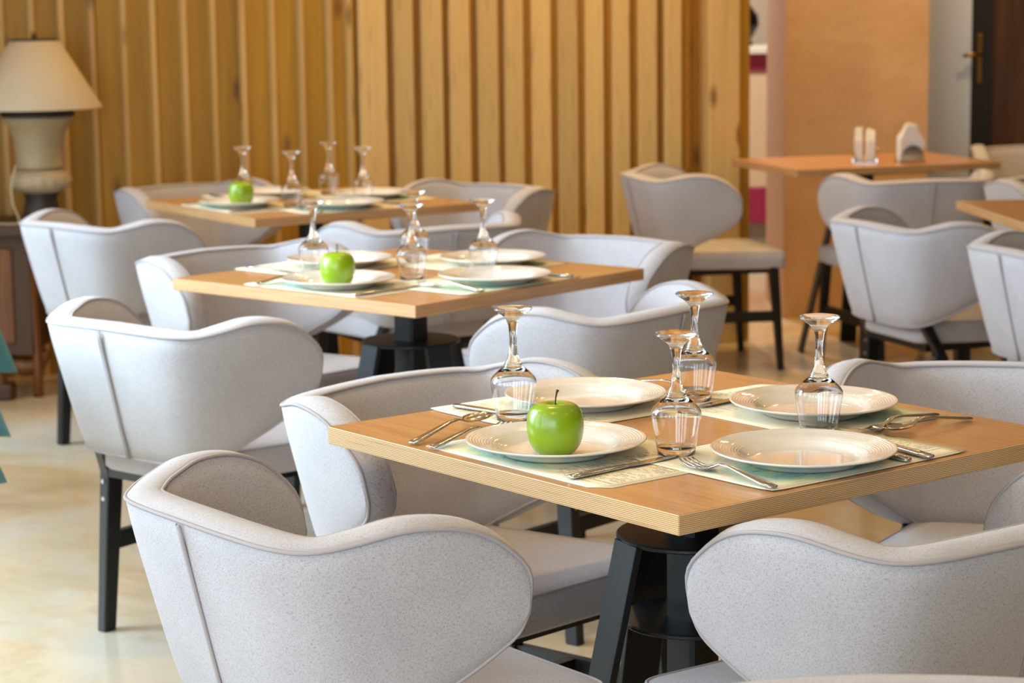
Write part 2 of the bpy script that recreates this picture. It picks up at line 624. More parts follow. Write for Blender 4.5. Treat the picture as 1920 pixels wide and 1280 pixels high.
def shell_pt(a, z, inset=0.0):
    k = (.745 - z) / .30
    e = 1e-3

    def P(a):
        x, y = plan_at(a)
        return Vector((x * (1 - .20 * k), y * (1 - .27 * k) + .05 * k * min(1, abs(a) / .4) * 0, 0))
    p = P(a)
    t = (P(min(a + e, ARC - 1e-4)) - P(max(a - e, -ARC + 1e-4))).normalized()
    n = Vector((-t.y, t.x, 0))       # inward for increasing a (back to +x wing)
    p = p + n * inset
    p.z = z + inset * (0.12)
    return p


# outline in (arc, z): top and bottom edges, meeting at the lobe tip
L_ = ARC - .002
TOP = [(0, .724), (.10, .722), (.19, .719), (.25, .718), (.31, .727), (.375, .739), (.435, .737), (.485, .724), (.53, .698), (L_ - .012, .658), (L_, .602)]
BOT = [(0, .435), (.10, .434), (.18, .435), (.245, .440), (.295, .450), (.345, .466), (.395, .485), (.445, .504), (.492, .524), (.535, .547), (L_ - .012, .572), (L_, .602)]
NC = 34


def half_cols():
    out = []
    for j in range(NC + 1):
        t = j / NC
        out.append((catmull(TOP, t), catmull(BOT, t)))
    return out


def make_shell():
    T = .052
    cols = half_cols()
    full = [((-a[0], a[1]), (-b[0], b[1])) for a, b in cols[::-1][:-1]] + cols
    nr = 9
    bm = bmesh.new()
    uv = bm.loops.layers.uv.new('UVMap')
    uvm = {}
    def grid(inset, puff):
        g = []
        for (a, b) in full:
            row = []
            for i in range(nr + 1):
                t = i / nr
                A = a[0] + (b[0] - a[0]) * t; Z = a[1] + (b[1] - a[1]) * t
                pf = puff * (1 - (2 * t - 1) ** 4)
                v = bm.verts.new(shell_pt(A, Z, inset + pf)); uvm[v] = (A, Z)
                row.append(v)
            g.append(row)
        return g
    go = grid(0, -.004); gi = grid(T, .006)
    def quad(vs):
        vs2 = []
        for v in vs:
            if v not in vs2: vs2.append(v)
        if len(vs2) >= 3:
            try: return bm.faces.new(vs2)
            except ValueError: return None
    # weld tips
    for g in (go, gi):
        for j in (0, len(full) - 1):
            for i in range(1, nr + 1):
                g[j][i] = g[j][0]
    for g in (go, gi):
        for j in range(len(full) - 1):
            for i in range(nr):
                quad((g[j][i], g[j + 1][i], g[j + 1][i + 1], g[j][i + 1]))
    # rim strip around the closed outline, crowned
    loop_o = [g[0] for g in go] + [g[nr] for g in go[::-1][1:-1]]
    loop_i = [g[0] for g in gi] + [g[nr] for g in gi[::-1][1:-1]]
    ctr = {}
    n = len(loop_o)
    pts_o = [v.co.copy() for v in loop_o]; pts_i = [v.co.copy() for v in loop_i]
    pars = [uvm[v] for v in loop_o]
    mids = []
    for q in (.12, .5, .88):
        ring = []
        for k in range(n):
            a0, a1 = pars[(k - 1) % n], pars[(k + 1) % n]
            # outward direction in the (arc, z) outline
            tx, tz = a1[0] - a0[0], a1[1] - a0[1]
            l = math.hypot(tx, tz) or 1
            ox, oz = -tz / l, tx / l
            tan = (pts_o[(k + 1) % n] - pts_o[(k - 1) % n]).normalized()
            acr = (pts_i[k] - pts_o[k]).normalized()
            out = tan.cross(acr).normalized()
            if out.z * oz < -1e-6 or (abs(oz) < .05 and False):
                out = -out
            c = pts_o[k].lerp(pts_i[k], q)
            h = .0075 if q == .5 else .0045
            # outward = away from the panel's own middle
            v = bm.verts.new(c + out * h); uvm[v] = (pars[k][0] + .3, q * T + pars[k][1])
            ring.append(v)
        mids.append(ring)
    seq = [loop_o] + mids + [loop_i]
    for A, B in zip(seq, seq[1:]):
        for k in range(n):
            j = (k + 1) % n
            quad((A[k], A[j], B[j], B[k]))
    for f in bm.faces:
        for l in f.loops:
            l[uv].uv = uvm[l.vert]
    return bm, pts_o, pts_i


def lathe_like_cushion(bm, pts, z0, z1, puff):
    pass


def make_seat():
    """rounded trapezoid cushion"""
    bm = bmesh.new()
    uv = bm.loops.layers.uv.new('UVMap')
    def outline(inset):
        W1, W0, Y1, Y0, R = .25 - inset, .165 - inset, .285 - inset, -.145 + inset, .040
        cs = [(W1, Y1), (-W1, Y1), (-W0, Y0), (W0, Y0)]
        pts = []
        for i, c in enumerate(cs):
            p = Vector(cs[i - 1]); q = Vector(c); r = Vector(cs[(i + 1) % 4])
            a = (p - q).normalized(); b = (r - q).normalized()
            for k in range(6):
                t = k / 5
                A = q + a * R; B = q + b * R
                pts.append((A * (1 - t) ** 2 + q * 2 * t * (1 - t) + B * t * t))
        return pts
    lv = [(.025, .381), (.006, .384), (0, .392), (0, .415), (0, .440), (.006, .449), (.03, .455), (.09, .459), (.16, .461)]
    rings = []
    for ins, z in lv:
        o = outline(min(ins, .03)) if ins <= .03 else [p * (1 - (ins - .03) / .2) + Vector((0, .045)) * ((ins - .03) / .2) for p in outline(.03)]
        rings.append([bm.verts.new((p.x, p.y, z - .004 * (abs(p.x) / .25) ** 2 * (1 if z > .445 else 0))) for p in o])
    n = len(rings[0])
    for A, B in zip(rings, rings[1:]):
        for k in range(n):
            bm.faces.new((A[k], A[(k + 1) % n], B[(k + 1) % n], B[k]))
    bm.faces.new(rings[0][::-1]); bm.faces.new(rings[-1])
    for f in bm.faces:
        side = abs(f.normal.z) < .5 if f.normal.length else False
        f.normal_update(); side = abs(f.normal.z) < .6
        for l in f.loops:
            c = l.vert.co
            l[uv].uv = ((c.x + c.y, c.z) if side else (c.x, c.y))
    pip = [(v.co.x, v.co.y, v.co.z) for v in rings[5]]
    pip2 = [(v.co.x, v.co.y, v.co.z) for v in rings[1]]
    return bm, pip


def make_chair():
    root = thing('dining_chair', 'x', 'chair')
    bm, po, pi_ = make_shell()
    sh = mesh_obj('backrest', bm, FAB, root, True)
    for pts in (po, pi_):
        bm = bmesh.new(); tube(bm, pts, .0030, 6, True)
        mesh_obj('piping', bm, PIPE, sh, True)
    # centre seam on the outside of the back and over the rim
    bm = bmesh.new()
    tube(bm, [shell_pt(0.0, .72 - .285 * i / 12, -.006) for i in range(13)], .0032, 6)
    tube(bm, [shell_pt(-.012, .72 - .285 * i / 12, -.0035) for i in range(13)], .0016, 5)
    tube(bm, [shell_pt(0.0, .722 + .0075 * sin(pi * i / 6), .052 * i / 6) for i in range(7)], .0018, 5)
    mesh_obj('seam', bm, PIPE, sh, True)
    bm, pip = make_seat()
    st = mesh_obj('seat', bm, FAB, root, True)
    bm = bmesh.new(); tube(bm, pip, .0026, 6, True)
    mesh_obj('piping', bm, PIPE, st, True)
    for s in (-1, 1):
        bm = bmesh.new()
        pts = [(s * .200, -.115, 0), (s * .192, -.090, .355), (s * .172, -.134, .446)]
        # bent back leg, one closed bar
        rings = []
        for (p, wd, dp) in ((pts[0], .026, .036), (pts[1], .030, .044), (pts[2], .026, .036)):
            rings.append([bm.verts.new((p[0] + a * wd / 2, p[1] + b * dp / 2, p[2] + (b * -.012 if p is pts[1] else 0))) for a, b in ((-1, -1), (1, -1), (1, 1), (-1, 1))])
        for A, B in zip(rings, rings[1:]):
            for i in range(4):
                bm.faces.new((A[i], A[(i + 1) % 4], B[(i + 1) % 4], B[i]))
        bm.faces.new(rings[0][::-1]); bm.faces.new(rings[-1])
        bevel(bm, .003)
        lg = mesh_obj('leg', bm, BLACK, root)
        for z in (.345, .305):
            bm = bmesh.new()
            bmesh.ops.create_cone(bm, cap_ends=True, segments=10, radius1=.006, radius2=.005, depth=.005,
                                  matrix=Matrix.Translation((s * .193, -.114 if z > .32 else -.1145, z)) @ Matrix.Rotation(pi / 2, 4, 'X'))
            mesh_obj('bolt', bm, BOLT, lg)
        bm = bmesh.new()
        beam(bm, (s * .222, .235, .39), (s * .235, .262, 0), .036, .034, .022, .022)
        bevel(bm, .002)
        mesh_obj('leg', bm, BLACK, root)
        bm = bmesh.new()
        beam(bm, (s * .196, -.100, .205), (s * .228, .250, .205), .018, .040, side=(1, 0, 0))
        mesh_obj('side_rail', bm, BLACK, root)
    bm = bmesh.new(); beam(bm, (-.215, .05, .205), (.215, .05, .205), .018, .038, side=(0, 1, 0))
    mesh_obj('stretcher', bm, BLACK, root)
    bm = bmesh.new()
    box(bm, -.165, .165, -.12, .24, .360, .382)
    mesh_obj('seat_frame', bm, BLACK, root)
    return root


CH = make_chair()
CHAIRS = [
    # x, y, yaw, label, group
    (-.234, 3.052, -.911, 'grey linen tub chair in the left foreground, backing onto the open floor', 0),
    (.528, 2.958, .61, 'grey linen tub chair at the lower right corner, its back to the viewer', 0),
    (-.078, 3.79, -2.36, 'grey linen tub chair with a white-lit wing behind the nearest table', 0),
    (.84, 3.80, -3.5, 'grey linen tub chair facing the viewer at the right edge behind the nearest table', 0),
    (.36, 1.912, pi + .04, 'grey linen tub chair of which only the top rim shows at the bottom edge', 0),
    (-.697, 4.848, -.70, 'pale grey tub chair, window-lit, showing its black leg left of the middle table', 1),
    (.172, 4.96, .863, 'grey tub chair seen from behind, in front of the middle table', 1),
    (-.671, 5.885, -2.323, 'beige-lit tub chair behind the left corner of the middle table', 1),
    (.178, 6.05, -3.89, 'grey tub chair behind the right corner of the middle table', 1),
    (-1.219, 6.973, -.765, 'window-lit pale tub chair nearest to the wooden sideboard', 2),
    (-1.10, 8.02, -2.339, 'pale grey tub chair behind the left corner of the farthest row table', 2),
    (-.287, 7.334 - .55, .5, 'grey tub chair seen from behind, in front of the farthest row table', 2),
    (-.159, 7.852, -3.956, 'grey tub chair behind the right corner of the farthest row table, before the slats', 2),
    (.701, 8.44, -1.35, 'grey tub chair turned sideways against the wooden slats, its seat showing', 3),
    (1.462, 8.225, .206, 'grey tub chair pushed under the front of the napkin table', 3),
    (2.27, 9.45, pi + .1, 'tub chair behind the right end of the napkin table, at the frame edge', 3),
    (1.262, 6.632, -1.20, 'grey tub chair with its back to the viewer at the left of the right-hand table', 4),
    (1.995, 7.86, 3.78, 'tub chair behind the corner of the bare table at the right edge', 4),
    (1.525, 5.88, -1.23, 'grey tub chair cut by the right edge of the frame, nearest of the right group', 4),
]
GR = ['chairs around the nearest table', 'chairs around the middle table', 'chairs around the farthest row table',
      'chairs around the napkin table', 'chairs around the bare table on the right']
for i, (x, y, a, lb, g) in enumerate(CHAIRS):
    c = CH if i == 0 else copy_tree(CH)
    c.location = (x, y, 0)
    c.rotation_euler = (0, 0, a)
    tag(c, lb, 'chair', GR[g])


# ------------------------------------------------------------------ tables
def make_table(x, y, a, sx, sy, label, edge, group='square beech-topped dining tables', th=.0275):
    root = thing('dining_table', label, 'table', (x, y, 0), a, group)
    bm = bmesh.new(); box(bm, -sx / 2, sx / 2, -sy / 2, sy / 2, .75 - th, .75); bevel(bm, .0012)
    for f in bm.faces:
        f.normal_update()
        f.material_index = 0 if abs(f.normal.z) > .8 else 1
    top = mesh_obj('tabletop', bm, None, root, mats=[WTOP, edge])
    bm = bmesh.new(); beam(bm, (0, 0, .19), (0, 0, .72), .062, .062); bevel(bm, .006)
    mesh_obj('column', bm, BLACKM, root)
    bm = bmesh.new(); box(bm, -.2, .2, -.2, .2, .71, .7225)
    mesh_obj('mounting_plate', bm, BLACKM, root)
    for z, r in ((.583, .118), (.450, .112)):
        bm = bmesh.new(); lathe(bm, [(0, z), (r - .002, z), (r, z + .002), (r, z + .006), (r - .002, z + .008), (0, z + .008)], 40)
        mesh_obj('disc', bm, BLACKM, root, False)
    for k in range(4):
        an = radians(90 * k - 13)
        c, s = cos(an), sin(an)
        bm = bmesh.new(); beam(bm, (c * .112, s * .112, .586), (c * .245, s * .245, 0), .068, .012, side=(-s, c, 0)); bevel(bm, .001)
        mesh_obj('leg', bm, BLACKM, root)
    return root


T1 = (.274, 3.343, .672); T2 = (-.243, 5.318, .85); T3 = (-.651, 7.249, .575)
make_table(*T1, .8, .8, 'nearest beech table with striped plywood edge, laid for four', PLY)
make_table(*T2, .8, .8, 'middle beech table with a green apple, laid for four', BEECH)
make_table(*T3, .8, .8, 'farthest laid beech table of the row, before the plank wall', BEECH)
make_table(1.38, 8.70, .30, .85, .62, 'beech table with white napkins before the peach pillar', BEECH)
make_table(1.83, 6.62, .08, .8, .8, 'bare beech table cut by the right edge of the frame', BEECH)


def tp(T, p, z=.75):
    x, y, a = T
    return (x + cos(a) * p[0] - sin(a) * p[1], y + sin(a) * p[0] + cos(a) * p[1], z)


# placemats
def placemat_mat():
    m = mat('printed_paper_placemat', (232, 222, 196), .7)
    n = N(m)
    uvv = n.coords('UV')
    s = n.new('SeparateXYZ'); n.link(uvv, s.inputs[0])
    U, V = s.outputs[0], s.outputs[1]
    paper = n.ramp(n.noise(n.coords('UV', (3, 3, 1)), 2, 4), [(.3, (226, 216, 190)), (.7, (236, 228, 204))])
    # watercolour wash in the lower middle
    dx = n.math('MULTIPLY', n.math('SUBTRACT', U, .34), 1.75)
    dy = n.math('MULTIPLY', n.math('SUBTRACT', V, .30), 2.0)
    rr = n.math('SQRT', n.math('ADD', n.math('MULTIPLY', dx, dx), n.math('MULTIPLY', dy, dy)))
    rr = n.math('ADD', rr, n.math('MULTIPLY', n.math('SUBTRACT', n.noise(n.coords('UV', (4, 4, 1)), 1, 5), .5), .9))
    wash = n.ramp(n.noise(n.coords('UV', (2.2, 5, 1), loc=(.3, .1, 0)), 1.4, 4), [(.36, (128, 172, 170)), (.46, (158, 200, 186)), (.54, (160, 204, 160)), (.62, (236, 226, 160))])
    paper = n.mix(paper, wash, n.math('MULTIPLY', n.ramp(rr, [(.36, (1, 1, 1)), (.62, (0, 0, 0))]), .8))
    ink = n.noise(n.coords('UV', (26, 40, 1)), 1, 5, .7, 1)
    paper = n.mix(paper, (52, 70, 70), n.math('MULTIPLY', n.math('MULTIPLY', n.ramp(ink, [(.56, (0, 0, 0)), (.62, (1, 1, 1))]), n.ramp(rr, [(.30, (1, 1, 1)), (.5, (0, 0, 0))])), .7))
    # columns of small print
    def words(nu, nv, fu, fv, th, seed):
        cu, cv = n.math('FLOOR', n.math('MULTIPLY', U, nu)), n.math('FLOOR', n.math('MULTIPLY', V, nv))
        cb = n.new('CombineXYZ'); n.link(cu, cb.inputs[0]); n.link(cv, cb.inputs[1]); cb.inputs[2].default_value = seed
        wn = n.new('TexWhiteNoise'); n.link(cb.outputs[0], wn.inputs['Vector'])
        a = n.math('GREATER_THAN', wn.outputs['Value'], th)
        b = n.math('LESS_THAN', n.math('FRACT', n.math('MULTIPLY', U, nu)), fu)
        c = n.math('LESS_THAN', n.math('FRACT', n.math('MULTIPLY', V, nv)), fv)
        return n.math('MULTIPLY', a, n.math('MULTIPLY', b, c))
    wds = n.math('MAXIMUM', words(34, 46, .82, .34, .40, 1), words(21, 23, .9, .22, .72, 5))
    blocks = n.ramp(n.noise(n.coords('UV', (7, 9, 1), loc=(5, 2, 0)), 1, 1), [(.40, (0, 0, 0)), (.44, (1, 1, 1))], 'LINEAR')
    side = n.math('GREATER_THAN', U, .64)
    inside = n.math('MULTIPLY', n.math('LESS_THAN', n.math('ABSOLUTE', n.math('SUBTRACT', U, .5)), .455), n.math('LESS_THAN', n.math('ABSOLUTE', n.math('SUBTRACT', V, .5)), .44))
    txt = n.math('MULTIPLY', n.math('MULTIPLY', wds, blocks), n.math('MULTIPLY', side, inside))
    paper = n.mix(paper, (108, 84, 52), n.math('MULTIPLY', txt, .75))
    # frame rule
    for (c, w) in ((.475, .0025),):
        ed = n.math('MAXIMUM', n.math('ABSOLUTE', n.math('SUBTRACT', U, .5)), n.math('ABSOLUTE', n.math('SUBTRACT', V, .5)))
        ln = n.math('LESS_THAN', n.math('ABSOLUTE', n.math('SUBTRACT', ed, c)), w)
        paper = n.mix(paper, (140, 116, 80), n.math('MULTIPLY', ln, .5))
    n.color(paper)
    return m


MATM = placemat_mat()


def make_mat(curl):
    bm = bmesh.new(); uv = bm.loops.layers.uv.new('UVMap')
    nx, ny, Wd, Hd = 16, 12, .400, .285
    um = {}
    def hgt(u, v):
        e = 0
        for cu, cv, k in ((0, 1, .002), (1, 1, .0016), (0, 0, .001), (1, 0, .001)):
            d = math.hypot((u - cu) * Wd, (v - cv) * Hd)
            e += curl * k * max(0, 1 - d / .08) ** 2
        return e
    g = []
    for s in (0, 1):
        L = []
        for j in range(ny + 1):
            for i in range(nx + 1):
                u, v = i / nx, j / ny
                x, y = (u - .5) * Wd, (v - .5) * Hd
                if i in (0, nx) and j in (0, ny):
                    x *= .985; y *= .98
                if not curl and (i, j) == (nx, 0):
                    x *= .95; y *= .93
                q = bm.verts.new((x, y, hgt(u, v) + .0006 * s)); um[q] = (u, v); L.append(q)
        g.append(L)
    for s in (0, 1):
        for j in range(ny):
            for i in range(nx):
                a = j * (nx + 1) + i
                f = [g[s][a], g[s][a + 1], g[s][a + nx + 2], g[s][a + nx + 1]]
                bm.faces.new(f if s else f[::-1])
    per = [i for i in range(nx + 1)] + [(j + 1) * (nx + 1) - 1 for j in range(1, ny + 1)] + [ny * (nx + 1) + i for i in range(nx - 1, -1, -1)] + [j * (nx + 1) for j in range(ny - 1, 0, -1)]
    for a, b in zip(per, per[1:] + per[:1]):
        bm.faces.new((g[0][a], g[0][b], g[1][b], g[1][a]))
    for f in bm.faces:
        for l in f.loops:
            l[uv].uv = um[l.vert]
    return mesh_obj('placemat', bm, MATM, None, True)


WHERE = ['nearest', 'middle', 'farthest laid']
# sides: A left-near, B left-far, C right-far, D right-near
MATS = {'A': ((-.240, -.026), -pi / 2), 'B': ((.0, .266), pi), 'C': ((.232, .012), pi / 2), 'D': ((-.02, -.246), 0)}
SIDE = {'A': 'at the left front place', 'B': 'at the left back place', 'C': 'at the right back place', 'D': 'at the right front place'}
protos_m = [make_mat(0), make_mat(1)]
used_m = [False, False]
first = True
for ti, T in enumerate((T1, T2, T3)):
    for k in 'ABCD':
        (px, py), ra = MATS[k]
        ci = 0 if k in 'AC' else 1
        o = protos_m[ci] if not used_m[ci] else protos_m[ci].copy()
        if used_m[ci]: COL.objects.link(o)
        used_m[ci] = True
        dz = 0.0004 if k in 'AC' else 0.0014
        o.location = tp(T, (px, py), .75 + dz)
        o.rotation_euler = (0, 0, T[2] + ra + random.uniform(-.02, .02))
        tag(o, 'cream printed paper placemat %s of the %s table' % (SIDE[k], WHERE[ti]), 'placemat', 'placemats on the %s table' % WHERE[ti])

# plates
bm = bmesh.new()
lathe(bm, [(0, .0035), (.060, .0035), (.078, .0045), (.086, .009), (.092, .0145), (.108, .0175), (.122, .0200), (.1295, .0222), (.1312, .0222), (.1318, .0208),
           (.1295, .0190), (.110, .0140), (.094, .0095), (.084, .003), (.079, .0), (.075, .0), (.072, .0018), (0, .0018)], 72)
pl = mesh_obj('plate', bm, CHINA, None, True)
PLATES = [
    [('A', (-.268, .004)), ('B', (.010, .264)), ('C', (.229, -.033)), ('D', (-.052, -.283))],
    [('A', (-.278, -.04)), ('B', (.002, .242)), ('C', (.244, -.050)), ('D', (-.01, -.282))],
    [('A', (-.265, -.024)), ('B', (-.021, .24)), ('C', (.215, -.03)), ('D', (-.028, -.27))]]
first = True
for ti, T in enumerate((T1, T2, T3)):
    for k, p in PLATES[ti]:
        o = pl if first else pl.copy()
        if not first: COL.objects.link(o)
        first = False
        o.location = tp(T, p, .7522)
        o.rotation_euler = (0, 0, random.uniform(0, 6))
        lb = 'white dinner plate %s of the %s table' % (SIDE[k], WHERE[ti])
        if k == 'A': lb = 'white dinner plate holding the green apple on the %s table' % WHERE[ti]
        tag(o, lb, 'plate', 'dinner plates on the %s table' % WHERE[ti])

# inverted wine glasses
bm = bmesh.new()
out = [(.0270, 0), (.0290, .012), (.0325, .032), (.0355, .050), (.0364, .058), (.0358, .063), (.033, .068), (.025, .076), (.0165, .0825), (.0145, .0855), (.0130, .090), (.0095, .097), (.0070, .106), (.0056, .120), (.0058, .135), (.0072, .148),
       (.0105, .158), (.0165, .164), (.0240, .1690), (.0305, .1735), (.0310, .1750), (.0302, .1762), (.018, .1752), (0, .1742)]
inn = [(.0262, 0.0003), (.0282, .012), (.0317, .032), (.0347, .050), (.0355, .0575), (.0349, .0622), (.0318, .0670), (.0232, .0750), (.0125, .0800), (0, .0812)]
lathe(bm, inn[::-1] + out, 56)
gl = mesh_obj('wine_glass', bm, GLASS, None, True)
GL = [[('D-', (-.147, -.122), 'nearest the front corner'), ('A-', (-.155, .243), 'behind the apple'), ('B-', (.166, .173), 'at the far corner'), ('C-', (.121, -.147), 'standing between the two right plates')],
      [('', (-.152, .172), 'beside the apple'), ('', (-.081, -.085), 'nearest the front corner'), ('', (.176, .150), 'behind the front one'), ('', (.098, -.150), 'standing between the two right plates')],
      [('', (-.170, .140), 'behind the apple'), ('', (-.142, -.150), 'right of the apple, nearest the front corner'), ('', (.160, .165), 'tallest-standing, at the back corner'), ('', (.120, -.140), 'between the two right plates')]]
first = True
for ti, T in enumerate((T1, T2, T3)):
    for _, p, d in GL[ti]:
        o = gl if first else gl.copy()
        if not first: COL.objects.link(o)
        first = False
        o.location = tp(T, p, .7524)
        tag(o, 'upside-down wine glass on the %s table, %s' % (WHERE[ti], d), 'glass', 'upturned wine glasses on the %s table' % WHERE[ti])

# apples
def mk_apple():
    bm = bmesh.new()
    P = [(0, .006), (.009, .003), (.018, .0), (.027, .003), (.0350, .0125), (.0392, .026), (.0408, .040), (.0398, .053), (.0360, .0645), (.029, .0715), (.020, .0745), (.013, .0735), (.007, .069), (.003, .064), (0, .062)]
    Q = [catmull(P, i / 42) for i in range(43)]
    Q[0] = (0, Q[0][1]); Q[-1] = (0, Q[-1][1])
    lathe(bm, Q, 40, wob=lambda a, z: 1 + .012 * cos(5 * a) * (1.2 if z < .02 or z > .06 else .4) + .012 * cos(2 * a + .5))
    ap = mesh_obj('apple', bm, APPLE, None, True)
    bm = bmesh.new()
    tube(bm, [(0, 0, .061), (.0004, 0, .070), (.0012, .0004, .081), (.0030, .0006, .0885), (.0050, .001, .0925)], [.0013, .0011, .0012, .0016, .0023], 8)
    mesh_obj('stem', bm, STEM, ap, True)
    return ap


ap = mk_apple()
for ti, (T, p) in enumerate(((T1, (-.287, -.018)), (T2, (-.285, -.045)), (T3, (-.262, -.03)))):
    o = ap if ti == 0 else copy_tree(ap)
    o.location = tp(T, p, .7558)
    o.rotation_euler = (0, 0, .4 + ti)
    tag(o, 'shiny green apple on the plate of the %s table' % WHERE[ti], 'apple', 'green apples on the plates')


# cutlery : built along +x, handle end at 0
def strip(bm, st):
    """stations: x, half width, z, thickness, dish"""
    rows = []
    for x, hw, z, th, dish in st:
        top, bot = [], []
        for k in range(-3, 4):
            q = k / 3
            zz = z + dish * (q * q)
            e = th / 2 * (1 - .55 * abs(q) ** 3)
            top.append(bm.verts.new((x, q * hw, zz + e)))
            bot.append(bm.verts.new((x, q * hw, zz - e)))
        rows.append(top + bot[::-1])
    n = len(rows[0])
    for A, B in zip(rows, rows[1:]):
        for k in range(n):
            bm.faces.new((A[k], A[(k + 1) % n], B[(k + 1) % n], B[k]))
    bm.faces.new(rows[0]); bm.faces.new(rows[-1][::-1])


HANDLE = [(0, .0040, .0035, .0024, 0), (.003, .0080, .0038, .0042, 0), (.02, .0085, .0052, .0044, 0), (.06, .0066, .0100, .0040, 0), (.095, .0048, .0145, .0038, 0), (.118, .0042, .0145, .0036, 0), (.130, .0044, .0098, .0032, 0)]


def mk_spoon():
    bm = bmesh.new()
    st = HANDLE + [(.138, .0075, .0062, .0020, .0008), (.146, .0135, .0045, .0014, .003), (.158, .0208, .0030, .0012, .0056), (.170, .0220, .0026, .0012, .0060), (.182, .0196, .0034, .0012, .0050), (.191, .0115, .0056, .0012, .0026), (.196, .0040, .0078, .0010, .0006)]
    strip(bm, st)
    return mesh_obj('spoon', bm, STEEL, None, True)


def mk_fork():
    bm = bmesh.new()
    st = HANDLE + [(.138, .0065, .0060, .0020, .0006), (.146, .0134, .0040, .0018, .0018), (.156, .0146, .0030, .0018, .0020)]
    strip(bm, st)
    for k in range(4):
        y = (k - 1.5) * .0078
        pts = [(.154, y, .0030 + .0018 * (y / .0124) ** 2), (.170, y, .0030), (.185, y * .96, .0052), (.198, y * .93, .0098)]
        rows = []
        for (x, yy, z), w in zip(pts, (.0021, .0019, .0016, .0006)):
            rows.append([bm.verts.new((x, yy + a * w, z + b * .0008)) for a, b in ((-1, -1), (1, -1), (1, 1), (-1, 1))])
        for A, B in zip(rows, rows[1:]):
            for i in range(4):
                bm.faces.new((A[i], A[(i + 1) % 4], B[(i + 1) % 4], B[i]))
        bm.faces.new(rows[0][::-1]); bm.faces.new(rows[-1])
    return mesh_obj('fork', bm, STEEL, None, True)


def mk_knife():
    bm = bmesh.new()
    strip(bm, [(0, .0035, .0035, .003, 0), (.003, .0070, .0037, .0062, 0), (.03, .0080, .0038, .0066, 0), (.08, .0062, .0036, .0058, 0), (.108, .0052, .0034, .0048, 0), (.112, .0068, .0032, .0020, 0),
               (.13, .0090, .0030, .0014, 0), (.175, .0094, .0030, .0012, 0), (.200, .0075, .0030, .0010, 0), (.216, .0016, .0030, .0008, 0)])
    return mesh_obj('table_knife', bm, STEEL, None, True)


protos = {'spoon': mk_spoon(), 'fork': mk_fork(), 'table_knife': mk_knife()}
used = set()


def cutlery(kind, T, a, b, label, group, z=.7516, roll=0.0, lift=0.0):
    o = protos[kind]
    if kind in used:
        o = o.copy(); COL.objects.link(o)
    used.add(kind)
    A, B = Vector(tp(T, a, z)), Vector(tp(T, b, z))
    d = B - A
    o.location = A
    L = {'spoon': .196, 'fork': .198, 'table_knife': .216}[kind]
    o.rotation_euler = (roll, -math.asin(lift / L), math.atan2(d.y, d.x))
    o.rotation_mode = 'XYZ'
    tag(o, label, 'cutlery', group)
    return o


G1 = 'cutlery on the nearest table'
cutlery('spoon', T1, (-.392, .190), (-.2, .246), 'steel spoon on the bare wood at the left corner of the nearest table', G1, z=.7506, lift=.010)
cutlery('fork', T1, (-.392, .140), (-.2, .200), 'steel fork left of the apple plate on the nearest table', G1)
cutlery('table_knife', T1, (-.372, -.150), (-.160, -.140), 'steel knife between the apple plate and the front glass', G1, z=.7515)
cutlery('fork', T1, (-.212, -.385), (-.190, -.188), 'steel fork with tines towards the front glass, near the front corner', G1, z=.7525)
cutlery('table_knife', T1, (.088, -.398), (.122, -.19), 'dark blue reflecting knife right of the front right plate', G1, z=.7535, lift=.004)
cutlery('table_knife', T1, (.052, -.388), (.075, -.18), 'steel cutlery handle tip showing at the right rim of the front right plate', G1, z=.7525)
cutlery('fork', T1, (.345, -.185), (.165, -.205), 'steel fork right of the glass, before the back right plate', G1, z=.7525)
cutlery('spoon', T1, (.365, -.235), (.168, -.236), 'dark steel spoon crossing the bare wood at the right of the nearest table', G1, z=.7508, lift=.006)
cutlery('table_knife', T1, (.335, .138), (.10, .115), 'steel knife pointing out from under the back right plate', G1, z=.7515)
cutlery('table_knife', T1, (-.165, .385), (-.125, .17), 'steel knife left of the back left plate, seen past the glass', G1, z=.7525)
cutlery('spoon', T1, (.186, .385), (.214, .19), 'steel spoon right of the back left plate, behind the glass', G1, z=.7516)
for ti, T in ((1, T2), (2, T3)):
    G = 'cutlery on the %s table' % WHERE[ti]
    W_ = WHERE[ti]
    cutlery('fork', T, (-.385, .125), (-.19, .130), 'blurred fork left of the apple plate on the %s table' % W_, G)
    cutlery('table_knife', T, (-.385, -.195), (-.17, -.195), 'blurred knife right of the apple plate on the %s table' % W_, G)
    cutlery('fork', T, (-.165, -.385), (-.160, -.19), 'blurred fork left of the front right plate on the %s table' % W_, G, z=.7525)
    cutlery('table_knife', T, (.148, -.385), (.150, -.20), 'blurred knife right of the front right plate on the %s table' % W_, G, z=.7525)
    cutlery('table_knife', T, (-.175, .385), (-.170, .19), 'blurred knife left of the back left plate on the %s table' % W_, G, z=.7525)

# ------------------------------------------------------------------ napkin holders on the far table
NAP = mat('white_paper_napkin', (238, 232, 222), .85)
CHROME = mat('chrome_wire', (210, 210, 210), .12, 1)


